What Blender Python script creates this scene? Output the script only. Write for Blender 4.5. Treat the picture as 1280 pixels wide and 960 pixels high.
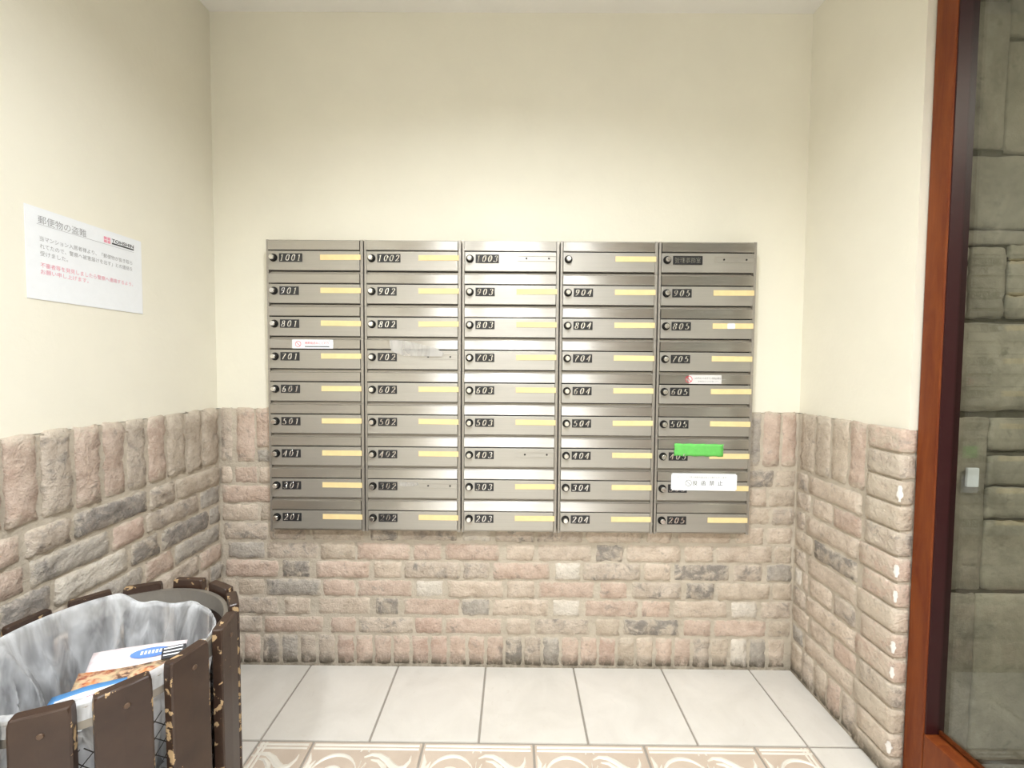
import bpy, bmesh, math, random
from mathutils import Vector, Matrix, noise
for o in list(bpy.data.objects): bpy.data.objects.remove(o, do_unlink=True)
S = bpy.context.scene
COL = S.collection

# ------------------------------------------------------------------ camera
F, YAW, PITCH, ROLL = 535.18, -0.0046, 0.0405, 0.0074
CAM = Vector((1.1164, -1.6021, 1.1531))
def ray(u, v):
    xr, zr, y2 = (u-640)/F, -(v-480)/F, 1.0
    c, s = math.cos(ROLL), math.sin(ROLL);  x, z2 = c*xr-s*zr, s*xr+c*zr
    c, s = math.cos(PITCH), math.sin(PITCH); y, z = c*y2+s*z2, -s*y2+c*z2
    c, s = math.cos(YAW), math.sin(YAW);    return Vector((c*x+s*y, -s*x+c*y, z))
fwd = ray(640, 480).normalized(); rgt = (ray(740, 480)-ray(640, 480)).normalized(); up = rgt.cross(fwd)
cd = bpy.data.cameras.new('camera'); cam = bpy.data.objects.new('camera', cd); COL.objects.link(cam)
cam.matrix_world = Matrix(((rgt.x, up.x, -fwd.x, CAM.x), (rgt.y, up.y, -fwd.y, CAM.y), (rgt.z, up.z, -fwd.z, CAM.z), (0, 0, 0, 1)))
cd.sensor_width = 36; cd.sensor_fit = 'HORIZONTAL'; cd.lens = 36*F/1280; cd.clip_start = .01
S.camera = cam

# ------------------------------------------------------------------ world, lights, exposure
w = bpy.data.worlds.new('night'); S.world = w; w.use_nodes = True
w.node_tree.nodes['Background'].inputs[0].default_value = (.5, .55, .6, 1)
w.node_tree.nodes['Background'].inputs[1].default_value = .05
S.view_settings.view_transform = 'Standard'; S.view_settings.look = 'None'
S.view_settings.gamma = 1; S.view_settings.use_curve_mapping = False
S.view_settings.exposure = 0.60
LAMPS = [((1.10, -1.2, 2.433), 23), ((.55, -2.2, 2.433), 25), ((1.66, -2.2, 2.433), 24)]
LAMPCOL = (.93, .965, 1.0)
OUTLAMP = ((3.0, -1.5, 2.3), 12)

W_, H_, B_ = 2.186, 2.433, .992      # room width, ceiling height, brick wainscot height
REAR = -3.2
R = random.Random(7)

# ------------------------------------------------------------------ helpers
def tag(o, label=None, cat=None, group=None, kind=None):
    if label: o['label'] = label
    if cat: o['category'] = cat
    if group: o['group'] = group
    if kind: o['kind'] = kind
    return o
def empty(name, loc=(0, 0, 0), rz=0):
    o = bpy.data.objects.new(name, None); COL.objects.link(o); o.location = loc; o.rotation_euler = (0, 0, rz)
    o.empty_display_size = .05; return o
def link(name, me, parent=None, loc=None, rot=None, mats=None, smooth=False):
    o = bpy.data.objects.new(name, me); COL.objects.link(o)
    if parent: o.parent = parent
    if loc is not None: o.location = loc
    if rot is not None: o.rotation_euler = rot
    if mats and not me.materials:
        for m in (mats if isinstance(mats, (list, tuple)) else [mats]): me.materials.append(m)
    if smooth: me.polygons.foreach_set('use_smooth', [True]*len(me.polygons))
    return o
def bm_me(bm, name='m'):
    bmesh.ops.recalc_face_normals(bm, faces=bm.faces)
    me = bpy.data.meshes.new(name); bm.to_mesh(me); bm.free(); return me
def box(bm, x0, x1, y0, y1, z0, z1, mi=0, bev=0):
    vs = [bm.verts.new((x, y, z)) for x in (x0, x1) for y in (y0, y1) for z in (z0, z1)]
    fs = [bm.faces.new([vs[i] for i in q]) for q in ((0, 1, 3, 2), (4, 6, 7, 5), (0, 4, 5, 1), (2, 3, 7, 6), (0, 2, 6, 4), (1, 5, 7, 3))]
    for f in fs: f.material_index = mi
    if bev:
        bmesh.ops.recalc_face_normals(bm, faces=fs)
        es = list({e for f in fs for e in f.edges})
        r = bmesh.ops.bevel(bm, geom=es, offset=bev, segments=2, profile=.6, affect='EDGES')
        for f in r['faces']: f.material_index = mi
def boxme(*a, bev=0):
    bm = bmesh.new(); box(bm, *a, bev=bev); return bm_me(bm)
def cyl(bm, c, r, axis, depth, n=20, r2=None, mi=0, caps=True):
    """cylinder from c along axis (unit vec) for depth"""
    axis = Vector(axis); a = axis.orthogonal().normalized(); b = axis.cross(a); r2 = r if r2 is None else r2
    c = Vector(c)
    l0 = [bm.verts.new(c+r*(math.cos(t)*a+math.sin(t)*b)) for t in [2*math.pi*i/n for i in range(n)]]
    l1 = [bm.verts.new(c+axis*depth+r2*(math.cos(t)*a+math.sin(t)*b)) for t in [2*math.pi*i/n for i in range(n)]]
    for i in range(n):
        f = bm.faces.new((l0[i], l0[(i+1) % n], l1[(i+1) % n], l1[i])); f.material_index = mi; f.smooth = True
    if caps:
        bm.faces.new(l0[::-1]).material_index = mi; bm.faces.new(l1).material_index = mi
def text_me(body, size, extrude=0, shear=0, offset=0, align='LEFT', sx=1, ls=1):
    cu = bpy.data.curves.new('t', 'FONT'); cu.body = body; cu.size = size; cu.extrude = extrude
    cu.shear = shear; cu.offset = offset; cu.align_x = align; cu.resolution_u = 3; cu.space_character = ls
    o = bpy.data.objects.new('t', cu); COL.objects.link(o)
    dg = bpy.context.evaluated_depsgraph_get(); me = bpy.data.meshes.new_from_object(o.evaluated_get(dg))
    bpy.data.objects.remove(o); bpy.data.curves.remove(cu)
    if sx != 1:
        for v in me.vertices: v.co.x *= sx
    return me
# text lies in local XY facing +Z; rotate (90deg,0,0) to face -y
FACE_BACK = (math.pi/2, 0, 0)            # readable from -y
FACE_LEFT = (math.pi/2, 0, math.pi/2)    # readable from +x (on the left wall)

# ------------------------------------------------------------------ materials
def mat(name, col=(.5, .5, .5), rough=.5, metal=0, **kw):
    m = bpy.data.materials.new(name); m.use_nodes = True
    p = m.node_tree.nodes['Principled BSDF']
    p.inputs['Base Color'].default_value = (*col, 1); p.inputs['Roughness'].default_value = rough; p.inputs['Metallic'].default_value = metal
    for k, v in kw.items(): p.inputs[k].default_value = v
    return m
class N:
    def __init__(s, m): s.m = m; s.t = m.node_tree; s.p = s.t.nodes.get('Principled BSDF'); s.out = s.t.nodes['Material Output']
    def n(s, ty, **kw):
        n = s.t.nodes.new(ty)
        for k, v in kw.items():
            if k in n.inputs: n.inputs[k].default_value = v
            else: setattr(n, k, v)
        return n
    def l(s, a, b): s.t.links.new(a, b)
    def pos(s, scale=(1, 1, 1), obj=False):
        c = s.n('ShaderNodeTexCoord') if obj else s.n('ShaderNodeNewGeometry')
        mp = s.n('ShaderNodeMapping'); mp.inputs['Scale'].default_value = scale
        s.l(c.outputs['Object' if obj else 'Position'], mp.inputs[0]); return mp.outputs[0]
    def noise(s, vec, scale, detail=4, rough=.6, dist=0):
        n = s.n('ShaderNodeTexNoise'); n.inputs['Scale'].default_value = scale; n.inputs['Detail'].default_value = detail
        n.inputs['Roughness'].default_value = rough; n.inputs['Distortion'].default_value = dist; s.l(vec, n.inputs['Vector']); return n.outputs[0]
    def ramp(s, fac, stops):
        r = s.n('ShaderNodeValToRGB'); e = r.color_ramp.elements
        while len(e) < len(stops): e.new(.5)
        for i, (p, c) in enumerate(stops): e[i].position = p; e[i].color = c if len(c) == 4 else (*c, 1)
        s.l(fac, r.inputs[0]); return r.outputs[0]
    def rng(s, v, a, b, c=0, d=1, clamp=True):
        r = s.n('ShaderNodeMapRange'); r.clamp = clamp
        for i, x in zip((1, 2, 3, 4), (a, b, c, d)): r.inputs[i].default_value = x
        s.l(v, r.inputs[0]); return r.outputs[0]
    def math(s, op, a, b=None):
        r = s.n('ShaderNodeMath'); r.operation = op
        for i, x in enumerate((a, b)):
            if x is None: continue
            if isinstance(x, (int, float)): r.inputs[i].default_value = x
            else: s.l(x, r.inputs[i])
        return r.outputs[0]
    def mix(s, f, a, b, mode='MIX'):
        r = s.n('ShaderNodeMix'); r.data_type = 'RGBA'; r.blend_type = mode
        for i, x in ((0, f), (6, a), (7, b)):
            if isinstance(x, (int, float)): r.inputs[i].default_value = x
            elif isinstance(x, tuple): r.inputs[i].default_value = (*x, 1)
            else: s.l(x, r.inputs[i])
        return r.outputs[2]
    def bump(s, h, strength=.3, dist=.002):
        b = s.n('ShaderNodeBump'); b.inputs['Strength'].default_value = strength; b.inputs['Distance'].default_value = dist
        s.l(h, b.inputs['Height']); s.l(b.outputs[0], s.p.inputs['Normal'])
    def base(s, c): s.l(c, s.p.inputs['Base Color'])

def m_plaster(name, col):
    m = mat(name, col, .75); k = N(m); v = k.pos()
    a = k.noise(v, 5, 3); k.base(k.mix(k.rng(a, .35, .65), tuple(c*.97 for c in col), col))
    k.bump(k.noise(v, 55, 4, .65), .22, .003); return m
PLASTER = m_plaster('cream_plaster', (.84, .805, .69))
CEILM = m_plaster('white_ceiling', (.86, .84, .80))
def m_brick():
    m = mat('old_brick', rough=.88); k = N(m); v = k.pos(); oi = k.n('ShaderNodeObjectInfo')
    off = k.n('ShaderNodeVectorMath'); off.operation = 'ADD'; comb = k.n('ShaderNodeCombineXYZ')
    k.l(k.math('MULTIPLY', oi.outputs['Random'], 37), comb.inputs[0]); k.l(comb.outputs[0], off.inputs[1]); k.l(v, off.inputs[0]); v2 = off.outputs[0]
    c = oi.outputs['Color']
    n1 = k.noise(v2, 18, 5, .7); n2 = k.noise(v2, 60, 5, .75); n3 = k.noise(v2, 22, 4, .65, .6)
    c = k.mix(k.rng(n1, .35, .65), k.mix(1.0, c, (.80, .79, .78), 'MULTIPLY'), k.mix(.24, c, (.80, .74, .66)))
    c = k.mix(k.rng(n2, .56, .72, 0, .55), c, (.72, .64, .55))
    c = k.mix(k.rng(n2, .44, .32, 0, .35), c, (.20, .17, .14))
    # soot blotches, amount held in the object colour's alpha
    th = k.math('SUBTRACT', .78, k.math('MULTIPLY', oi.outputs['Alpha'], .375))
    bl = k.rng(k.math('SUBTRACT', n3, th), -.07, .09)
    c = k.mix(k.math('MULTIPLY', bl, .78), c, (.20, .185, .17))
    # lime mortar smeared over the arrises
    tc = k.n('ShaderNodeTexCoord'); gs = k.n('ShaderNodeSeparateXYZ'); k.l(tc.outputs['Generated'], gs.inputs[0])
    e = k.math('MAXIMUM', k.rng(k.math('ABSOLUTE', k.math('SUBTRACT', gs.outputs[0], .5)), .36, .5), k.rng(k.math('ABSOLUTE', k.math('SUBTRACT', gs.outputs[2], .5)), .24, .5))
    c = k.mix(k.rng(k.math('ADD', k.math('MULTIPLY', e, .36), k.noise(v2, 30, 5, .7, .8)), .68, .80, 0, .6), c, (.615, .54, .44))
    # damp grime just above the floor
    sp = k.n('ShaderNodeSeparateXYZ'); k.l(k.pos(), sp.inputs[0])
    g = k.math('MULTIPLY', k.rng(sp.outputs[2], .062, .018), k.rng(k.noise(k.pos((1, 1, .5)), 32, 4, .7), .30, .52))
    c = k.mix(k.math('MULTIPLY', g, .95), c, (.12, .10, .07))
    k.base(c); h = k.math('ADD', k.math('MULTIPLY', n2, .7), k.math('MULTIPLY', k.noise(v2, 130, 3, .7), .4))
    rg = k.n('ShaderNodeTexNoise'); rg.noise_type = 'RIDGED_MULTIFRACTAL'; rg.inputs['Scale'].default_value = 16; rg.inputs['Detail'].default_value = 5; rg.inputs['Roughness'].default_value = .6
    rg.inputs['Distortion'].default_value = .8; k.l(v2, rg.inputs['Vector'])
    h = k.math('ADD', h, k.math('MULTIPLY', k.noise(v2, 34, 3, .6, 1.2), .7)); h = k.math('SUBTRACT', h, k.math('MULTIPLY', rg.outputs[0], .35)); k.bump(h, 1.0, .008); return m
BRICK = m_brick()
def m_mortar():
    m = mat('mortar', rough=.95); k = N(m); v = k.pos()
    c = k.mix(k.rng(k.noise(v, 9, 4), .35, .65), (.56, .49, .395), (.67, .595, .49))
    sp = k.n('ShaderNodeSeparateXYZ'); k.l(v, sp.inputs[0])
    g = k.math('MULTIPLY', k.rng(sp.outputs[2], .07, .0), k.rng(k.noise(v, 32, 4, .7), .3, .6))
    k.base(k.mix(k.math('MULTIPLY', g, .7), c, (.16, .14, .10)))
    k.bump(k.math('ADD', k.noise(v, 120, 5, .8), k.noise(v, 28, 4, .7, .5)), .9, .006); return m
MORTAR = m_mortar()
def m_tile(name, a, b, rough=.32):
    m = mat(name, rough=rough); k = N(m); v = k.pos(); oi = k.n('ShaderNodeObjectInfo')
    c = k.mix(k.rng(k.noise(v, 6, 6, .6, .8), .3, .7), a, b)
    c = k.mix(k.math('MULTIPLY', oi.outputs['Random'], .10), c, (.62, .56, .46))
    c = k.mix(k.rng(k.noise(v, 28, 6, .75, 1.5), .60, .70, 0, .22), c, (.50, .44, .35)); k.base(c)
    k.bump(k.noise(v, 40, 5, .6), .12, .003); return m
TILE = m_tile('cream_floor_tile', (.645, .615, .565), (.74, .71, .66))
DECOR = m_tile('rose_beige_border_tile', (.50, .40, .32), (.60, .50, .41), .4)
RELIEF = m_tile('cream_relief_glaze', (.72, .68, .60), (.80, .76, .68), .35)
GROUT = mat('grey_grout', (.33, .30, .26), .95)
def m_steel(name, col, ra, an, rough, rot=.0, bumps=.05):
    m = mat(name, col, rough, 1); k = N(m)
    k.p.inputs['Anisotropic'].default_value = an; k.p.inputs['Anisotropic Rotation'].default_value = rot
    t = k.n('ShaderNodeTangent'); t.direction_type = 'UV_MAP'; t.uv_map = 'UVMap'; k.l(t.outputs[0], k.p.inputs['Tangent'])
    v = k.pos((3, 3, 900)); n = k.noise(v, 1, 3, .6)
    k.base(k.mix(k.rng(n, .3, .7), tuple(c*.9 for c in col), col))
    if bumps: k.bump(n, bumps, .0006)
    return m
FLAP = m_steel('brushed_stainless', (.66, .635, .60), 0, 1.0, .36, .25)
DOOR = m_steel('satin_grey_steel', (.50, .475, .43), 0, .5, .48, .25, .03)
DOOR.node_tree.nodes['Principled BSDF'].inputs['Metallic'].default_value = .75
CASE = mat('grey_steel_casing', (.40, .37, .33), .45, .7)
DARK = mat('black_gap_shade', (.03, .027, .025), .7)
KNOBB = mat('black_dial_ring', (.03, .03, .03), .25, .6)
KNOBC = mat('silver_dial_cap', (.80, .78, .75), .22, 1)
PLATE = mat('dark_number_plate', (.028, .028, .03), .28)
NUMER = mat('polished_silver_numeral', (.86, .85, .83), .16, 1)
def m_paper(name, col, va=.06):
    m = mat(name, col, .65); k = N(m); k.base(k.mix(k.rng(k.noise(k.pos(), 45, 3), .35, .65), tuple(c*(1-va) for c in col), col)); return m
STRIP = m_paper('yellow_name_card', (.90, .70, .36))
WHITE = m_paper('white_sticker', (.85, .87, .90), .02)
REDI = mat('red_ink', (.70, .06, .10), .6)
PINKI = mat('faded_pink_ink', (.82, .33, .42), .6)
GREYI = mat('grey_ink', (.34, .34, .35), .6)
BLACKI = mat('black_ink', (.05, .05, .055), .6)
GREEN = m_paper('green_tape', (.15, .60, .12), .12)
def m_film(name, col, trans, rough=.25, bs=.5):
    m = mat(name, col, rough); k = N(m); t = k.n('ShaderNodeBsdfTransparent'); tl = k.n('ShaderNodeBsdfTranslucent'); tl.inputs[0].default_value = (*col, 1)
    a = k.n('ShaderNodeMixShader'); a.inputs[0].default_value = .4; k.l(k.p.outputs[0], a.inputs[1]); k.l(tl.outputs[0], a.inputs[2])
    lw = k.n('ShaderNodeLayerWeight'); lw.inputs[0].default_value = .35
    f = k.rng(lw.outputs['Facing'], 0, 1, 1-trans, 1)
    f = k.math('MULTIPLY', f, k.rng(k.noise(k.pos((1, 1, .22)), 26, 3, .55, .5), .36, .64, .55, 1.45))
    b = k.n('ShaderNodeMixShader'); k.l(f, b.inputs[0]); k.l(t.outputs[0], b.inputs[1]); k.l(a.outputs[0], b.inputs[2]); k.l(b.outputs[0], k.out.inputs[0])
    k.bump(k.noise(k.pos((1, 1, .5)), 30, 4, .6, 1.0), bs, .008)
    return m
BAG = m_film('thin_white_bin_bag_film', (.93, .95, .98), .50, .2)
RESID = m_film('clear_tape_residue', (.85, .83, .80), .55, .25, .04)
def m_wood(name, a, b, rough):
    m = mat(name, rough=rough); k = N(m); v = k.pos((14, 14, 1.6)); n = k.noise(v, 3, 6, .65, .6)
    k.base(k.mix(k.rng(n, .3, .7), a, b)); k.bump(n, .15, .002); k.p.inputs['Coat Weight'].default_value = .05; k.p.inputs['Specular IOR Level'].default_value = .3; k.p.inputs['Coat Roughness'].default_value = .2; return m
FRAME = m_wood('red_brown_varnished_wood', (.12, .020, .004), (.21, .052, .009), .5)
def m_slat():
    m = mat('chipped_brown_paint', rough=.5); k = N(m); tc = k.n('ShaderNodeTexCoord'); sp = k.n('ShaderNodeSeparateXYZ'); k.l(tc.outputs['Object'], sp.inputs[0])
    e = k.rng(k.math('ABSOLUTE', sp.outputs[0]), .029, .038)
    top = k.rng(sp.outputs[2], .575, .598)
    edge = k.math('MAXIMUM', e, k.math('MULTIPLY', top, .75))
    n = k.noise(k.pos(), 38, 4, .6, .5); n2 = k.noise(k.pos(), 55, 3, .6)
    chip = k.math('GREATER_THAN', k.math('ADD', n, k.math('MULTIPLY', edge, .20)), .775)
    spots = k.math('GREATER_THAN', n2, .745)
    chip = k.math('MAXIMUM', chip, spots)
    br = k.mix(k.rng(k.noise(k.pos(), 12, 4), .35, .65), (.034, .017, .011), (.050, .027, .017))
    k.base(k.mix(chip, br, (.44, .30, .16))); k.l(k.rng(chip, 0, 1, .4, .8), k.p.inputs['Roughness'])
    k.bump(k.math('SUBTRACT', k.math('MULTIPLY', k.noise(k.pos(), 60, 3), .2), chip), .35, .002); return m
SLAT = m_slat()
RING = mat('dull_grey_metal_band', (.33, .30, .26), .45, .7)
WIRE = mat('dark_wire', (.05, .045, .04), .5, .5)
SCREW = mat('painted_screw', (.12, .075, .05), .4, .4)
def m_stone():
    m = mat('split_stone', rough=.9); k = N(m); v = k.pos(); oi = k.n('ShaderNodeObjectInfo')
    c = k.mix(k.rng(k.noise(v, 7, 6, .7, .5), .3, .7), (.20, .18, .135), (.46, .42, .335))
    c = k.mix(.5, c, oi.outputs['Color'], 'MULTIPLY')
    k.base(k.mix(k.rng(k.noise(v, 24, 4, .7), .6, .72, 0, .6), c, (.16, .145, .10))); k.bump(k.noise(v, 35, 6, .7), .7, .008); return m
STONE = m_stone()
JOINT = mat('dark_stone_joint', (.075, .068, .042), .95)
PAVE = m_tile('grey_outdoor_paving', (.22, .21, .19), (.28, .27, .24), .6)
def m_glass():
    m = bpy.data.materials.new('window_glass'); m.use_nodes = True; k = N(m); k.t.nodes.remove(k.p)
    t = k.n('ShaderNodeBsdfTransparent'); t.inputs[0].default_value = (.86, .88, .86, 1)
    g = k.n('ShaderNodeBsdfGlossy'); g.inputs['Roughness'].default_value = .0; g.inputs[0].default_value = (1, 1, 1, 1)
    fr = k.n('ShaderNodeFresnel'); k.l(k.rng(k.n('ShaderNodeNewGeometry').outputs['Backfacing'], 0, 1, 1.5, 1/1.5), fr.inputs[0])
    x = k.n('ShaderNodeMixShader'); k.l(fr.outputs[0], x.inputs[0]); k.l(t.outputs[0], x.inputs[1]); k.l(g.outputs[0], x.inputs[2]); k.l(x.outputs[0], k.out.inputs[0]); return m
GLASS = m_glass()
LAMPM = bpy.data.materials.new('lamp_diffuser'); LAMPM.use_nodes = True
_k = N(LAMPM); _k.p.inputs['Emission Color'].default_value = (*LAMPCOL, 1); _k.p.inputs['Emission Strength'].default_value = 20
ENAMEL = mat('white_enamel', (.8, .79, .76), .4)

# ------------------------------------------------------------------ setting
def plaster_slab(x0, x1, y0, y1, z0, z1): return boxme(x0, x1, y0, y1, z0, z1)
def struct(name, me=None, mats=None, loc=(0, 0, 0)):
    o = link(name, me, None, loc, None, mats) if me else empty(name, loc)
    o['kind'] = 'structure'; return o
# floor: grout bed with tiles on it
floor = struct('floor', boxme(-.1, 2.32, REAR-.1, .1, -.05, -.004), GROUT)
T, T0, JW = .336, .3445, .0035
def tile_me(w, d):
    bm = bmesh.new(); box(bm, -w/2, w/2, -d/2, d/2, -.012, 0, bev=.0015); return bm_me(bm)
tcache = {}
def put_tile(x0, x1, y0, y1, m):
    key = (round(x1-x0, 3), round(y1-y0, 3), m.name)
    if key not in tcache: tcache[key] = tile_me(x1-x0-2*JW, y1-y0-2*JW); tcache[key].materials.append(m)
    return link('tile', tcache[key], floor, ((x0+x1)/2, (y0+y1)/2, R.uniform(-.0004, .0004)))
xs = [-.005, .0085] + [T0+T*k for k in range(0, 6)] + [2.19]
for row in range(0, 9):
    y1, y0 = -T*row, -T*(row+1)
    for i in range(len(xs)-1):
        if xs[i+1]-xs[i] < .05: continue
        if row == 1 and 2 <= i < len(xs)-2: continue
        put_tile(xs[i], xs[i+1], max(y0, REAR), y1, TILE)
def ribbon(bm, pts, wfun, z0, z1):
    prev = None; n = len(pts)
    for i, p in enumerate(pts):
        a, b = Vector(pts[max(i-1, 0)]), Vector(pts[min(i+1, n-1)]); d = (b-a).normalized(); q = Vector((-d.y, d.x)); hw = wfun(i/(n-1))/2; p = Vector(p)
        cur = [bm.verts.new((*(p-q*hw*1.25), z0)), bm.verts.new((*(p-q*hw*.5), z1)), bm.verts.new((*(p+q*hw*.5), z1)), bm.verts.new((*(p+q*hw*1.25), z0))]
        if prev:
            for j in range(3): bm.faces.new((prev[j], prev[j+1], cur[j+1], cur[j]))
        prev = cur
def arc(cx, cy, rx, ry, a0, a1, n=14): return [(cx+rx*math.cos(math.radians(a0+(a1-a0)*i/n)), cy+ry*math.sin(math.radians(a0+(a1-a0)*i/n))) for i in range(n+1)]
def relief_me(w, half=None):
    """scrolling vine border pattern, local origin at the tile's back edge, left corner"""
    bm = bmesh.new(); u = lambda k: (lambda t: k)
    leaf = lambda k: (lambda t: k*(.15+math.sin(math.pi*min(1, t*1.02))))
    for y, k in ((-.009, .007), (-.021, .006)): ribbon(bm, [(.006, y), (w-.006, y)], u(k), 0, .002)
    def pat(ox, s=1):
        f = lambda L: [(ox+s*x, y) for x, y in L]
        ribbon(bm, f(arc(.092, -.108, .066, .066, 172, 20, 20)), leaf(.009), 0, .0025)
        ribbon(bm, f(arc(.090, -.108, .030, .028, 320, -60, 18)), leaf(.008), 0, .0022)
        ribbon(bm, f([(.006, -.038), (.012, -.062), (.009, -.095), (.018, -.135)]), leaf(.010), 0, .0022)
        ribbon(bm, f([(.030, -.062), (.020, -.082), (.016, -.110)]), leaf(.009), 0, .0022)
        for dx, dy in ((-.016, -.006), (0, .0), (.016, -.006)):
            ribbon(bm, f([(.163+dx*.4, -.088), (.163+dx, -.062+dy)]), leaf(.013), 0, .003)
        ribbon(bm, f([(.168, -.050), (.188, -.040), (.212, -.042), (.236, -.056), (.256, -.074), (.276, -.084), (.294, -.078), (.304, -.060), (.305, -.044)]), leaf(.014), 0, .003)
        ribbon(bm, f([(.190, -.058), (.212, -.060), (.232, -.076), (.242, -.100), (.236, -.126), (.216, -.138)]), leaf(.011), 0, .0028)
        ribbon(bm, f(arc(.208, -.104, .016, .016, 90, 330, 10)), leaf(.007), 0, .002)
        ribbon(bm, f([(.262, -.104), (.278, -.120), (.300, -.118)]), leaf(.012), 0, .0022)
        for a in range(0, 360, 60):
            ribbon(bm, f([(.163+.004*math.cos(math.radians(a)), -.118+.004*math.sin(math.radians(a))), (.163+.018*math.cos(math.radians(a)), -.118+.018*math.sin(math.radians(a)))]), leaf(.008), 0, .0022)
        ribbon(bm, f([(.01, -.19), (.08, -.168), (.16, -.19), (.24, -.21), (.31, -.19)]), leaf(.012), 0, .0025)
        ribbon(bm, f([(.03, -.24), (.09, -.215), (.15, -.24)]), leaf(.012), 0, .0025)
        ribbon(bm, f(arc(.163, -.030, .012, .010, 200, -20, 8)), u(.004), 0, .0018)
    if half is None: pat(0)
    elif half == 'r': pat(w, -1) if False else pat(-.165)
    else: pat(0)
    # clip to the tile
    for co, no in (((.003, 0, 0), (-1, 0, 0)), ((w-.003, 0, 0), (1, 0, 0)), ((0, -.325, 0), (0, -1, 0))):
        g = bm.verts[:]+bm.edges[:]+bm.faces[:]; bmesh.ops.bisect_plane(bm, geom=g, plane_co=co, plane_no=no, clear_outer=True)
    if half:
        x = .012 if half == 'r' else w-.012
        for dx, k in ((0, .007), (.012 if half == 'r' else -.012, .006)): ribbon(bm, [(x+dx, -.004), (x+dx, -.32)], u(k), 0, .0021)
    return bm_me(bm)
dx0 = T0; segs = [(dx0, dx0+T/2, 'r')] + [(dx0+T/2+T*k, dx0+T/2+T*(k+1), None) for k in range(4)] + [(dx0+T*4.5, dx0+T*5, 'l')]
rc = {}
for a, b, h in segs:
    t = put_tile(a, b, -2*T, -T, DECOR)
    if h not in rc: rc[h] = relief_me(b-a-2*JW, h); rc[h].materials.append(RELIEF)
    link('relief_scroll', rc[h], t, (-(b-a)/2+JW, T/2-JW, 0))

# plaster walls (upper) with their brick wainscots
BRT = .008           # brick faces stand this far in front of the plaster plane
def seg_extrude(path, z0, z1):
    bm = bmesh.new(); lo = [bm.verts.new((*p, z0)) for p in path]; hi = [bm.verts.new((*p, z1)) for p in path]
    n = len(path)
    for i in range(n): bm.faces.new((lo[i], lo[(i+1) % n], hi[(i+1) % n], hi[i]))
    bm.faces.new(lo); bm.faces.new(hi[::-1]); return bm_me(bm)
wall_back = struct('wall_back', boxme(-.1, 2.32, .0, .1, B_-.004, H_), PLASTER)
wall_left = struct('wall_left', boxme(-.1, 0, REAR, 0, B_-.004, H_), PLASTER)
wall_right = struct('wall_right', seg_extrude([(W_, 0), (W_+.004, -.44), (2.258, -.44), (2.258, 0)], B_-.004, H_), PLASTER)
rear = struct('wall_rear', boxme(-.1, 3.6, REAR-.1, REAR, 0, H_), PLASTER)
ceil = struct('ceiling', boxme(-.1, 2.30, REAR-.1, .1, H_, H_+.06), CEILM)
def mortar(parent, me): link('mortar_bed', me, parent, mats=MORTAR)
mortar(wall_back, boxme(0.0, W_, -.0045, .1, -.02, B_-.006))
mortar(wall_left, boxme(-.1, .0055, REAR, 0, -.02, B_-.006))
mortar(wall_right, seg_extrude([(W_-.0050, 0), (W_-.0050, -.436), (2.212, -.438), (2.258, -.438), (2.258, 0)], -.02, B_-.006))

BC = {'p': ((.61, .45, .355), .30), 'b': ((.64, .515, .405), .22), 't': ((.56, .455, .35), .25), 'w': ((.74, .665, .57), .05), 's': ((.55, .45, .36), .50),
      'g': ((.43, .38, .325), .50), 'd': ((.54, .45, .36), .86), 'r': ((.55, .385, .305), .15), 'm': ((.44, .37, .315), .88)}
def brick_me(w, h, d, seed, rough=.55):
    rr = random.Random(seed); nx, nz = max(4, min(10, round(w/.019)+1)), max(4, min(10, round(h/.019)+1))
    def axis(L, n):
        a = [-L/2, -L/2+.0055]; inner = n-1
        for i in range(1, inner): a.append(-L/2+.0055+(L-.011)*i/inner)
        return a+[L/2-.0055, L/2]
    X, Z = axis(w, nx), axis(h, nz); bm = bmesh.new(); off = Vector((seed*3.7 % 91, seed*1.3 % 57, 0)); g = {}
    cut = rr.choice([0, 0, 1, 2, 3, 4]) # a knocked-off corner on some
    for i, x in enumerate(X):
        for j, z in enumerate(Z):
            edge = min(i, j, len(X)-1-i, len(Z)-1-j)
            p = Vector((x, z, 0))*26+off
            dx, dz = noise.noise(p*1.6)*.0065, noise.noise(p*1.6+Vector((9, 9, 9)))*.0055
            y = -d*(.92 + rough*noise.noise(p*2.2+Vector((3, 1, 7))))
            corner = (i in (0, len(X)-1)) and (j in (0, len(Z)-1))
            if edge == 0: y = -d*.22; dx *= 1.1; dz *= 1.1
            if corner: x2, z2 = x*(1-.004/abs(x)), z*(1-.004/abs(z))
            else: x2, z2 = x, z
            if edge == 1: y *= .80
            if cut and corner and ((i > 0)+2*(j > 0)) == cut-1: x2 *= 1-.011/abs(x); z2 *= 1-.007/abs(z)
            g[i, j] = bm.verts.new((x2+dx, y, z2+dz))
    for i in range(len(X)-1):
        for j in range(len(Z)-1): bm.faces.new((g[i, j], g[i+1, j], g[i+1, j+1], g[i, j+1]))
    be = [e for e in bm.edges if e.is_boundary]; r = bmesh.ops.extrude_edge_only(bm, edges=be)
    for v in r['geom']:
        if isinstance(v, bmesh.types.BMVert): v.co.y = .004
    me = bm_me(bm); me.polygons.foreach_set('use_smooth', [True]*len(me.polygons)); me.materials.append(BRICK); return me
bseed = [0]
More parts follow.
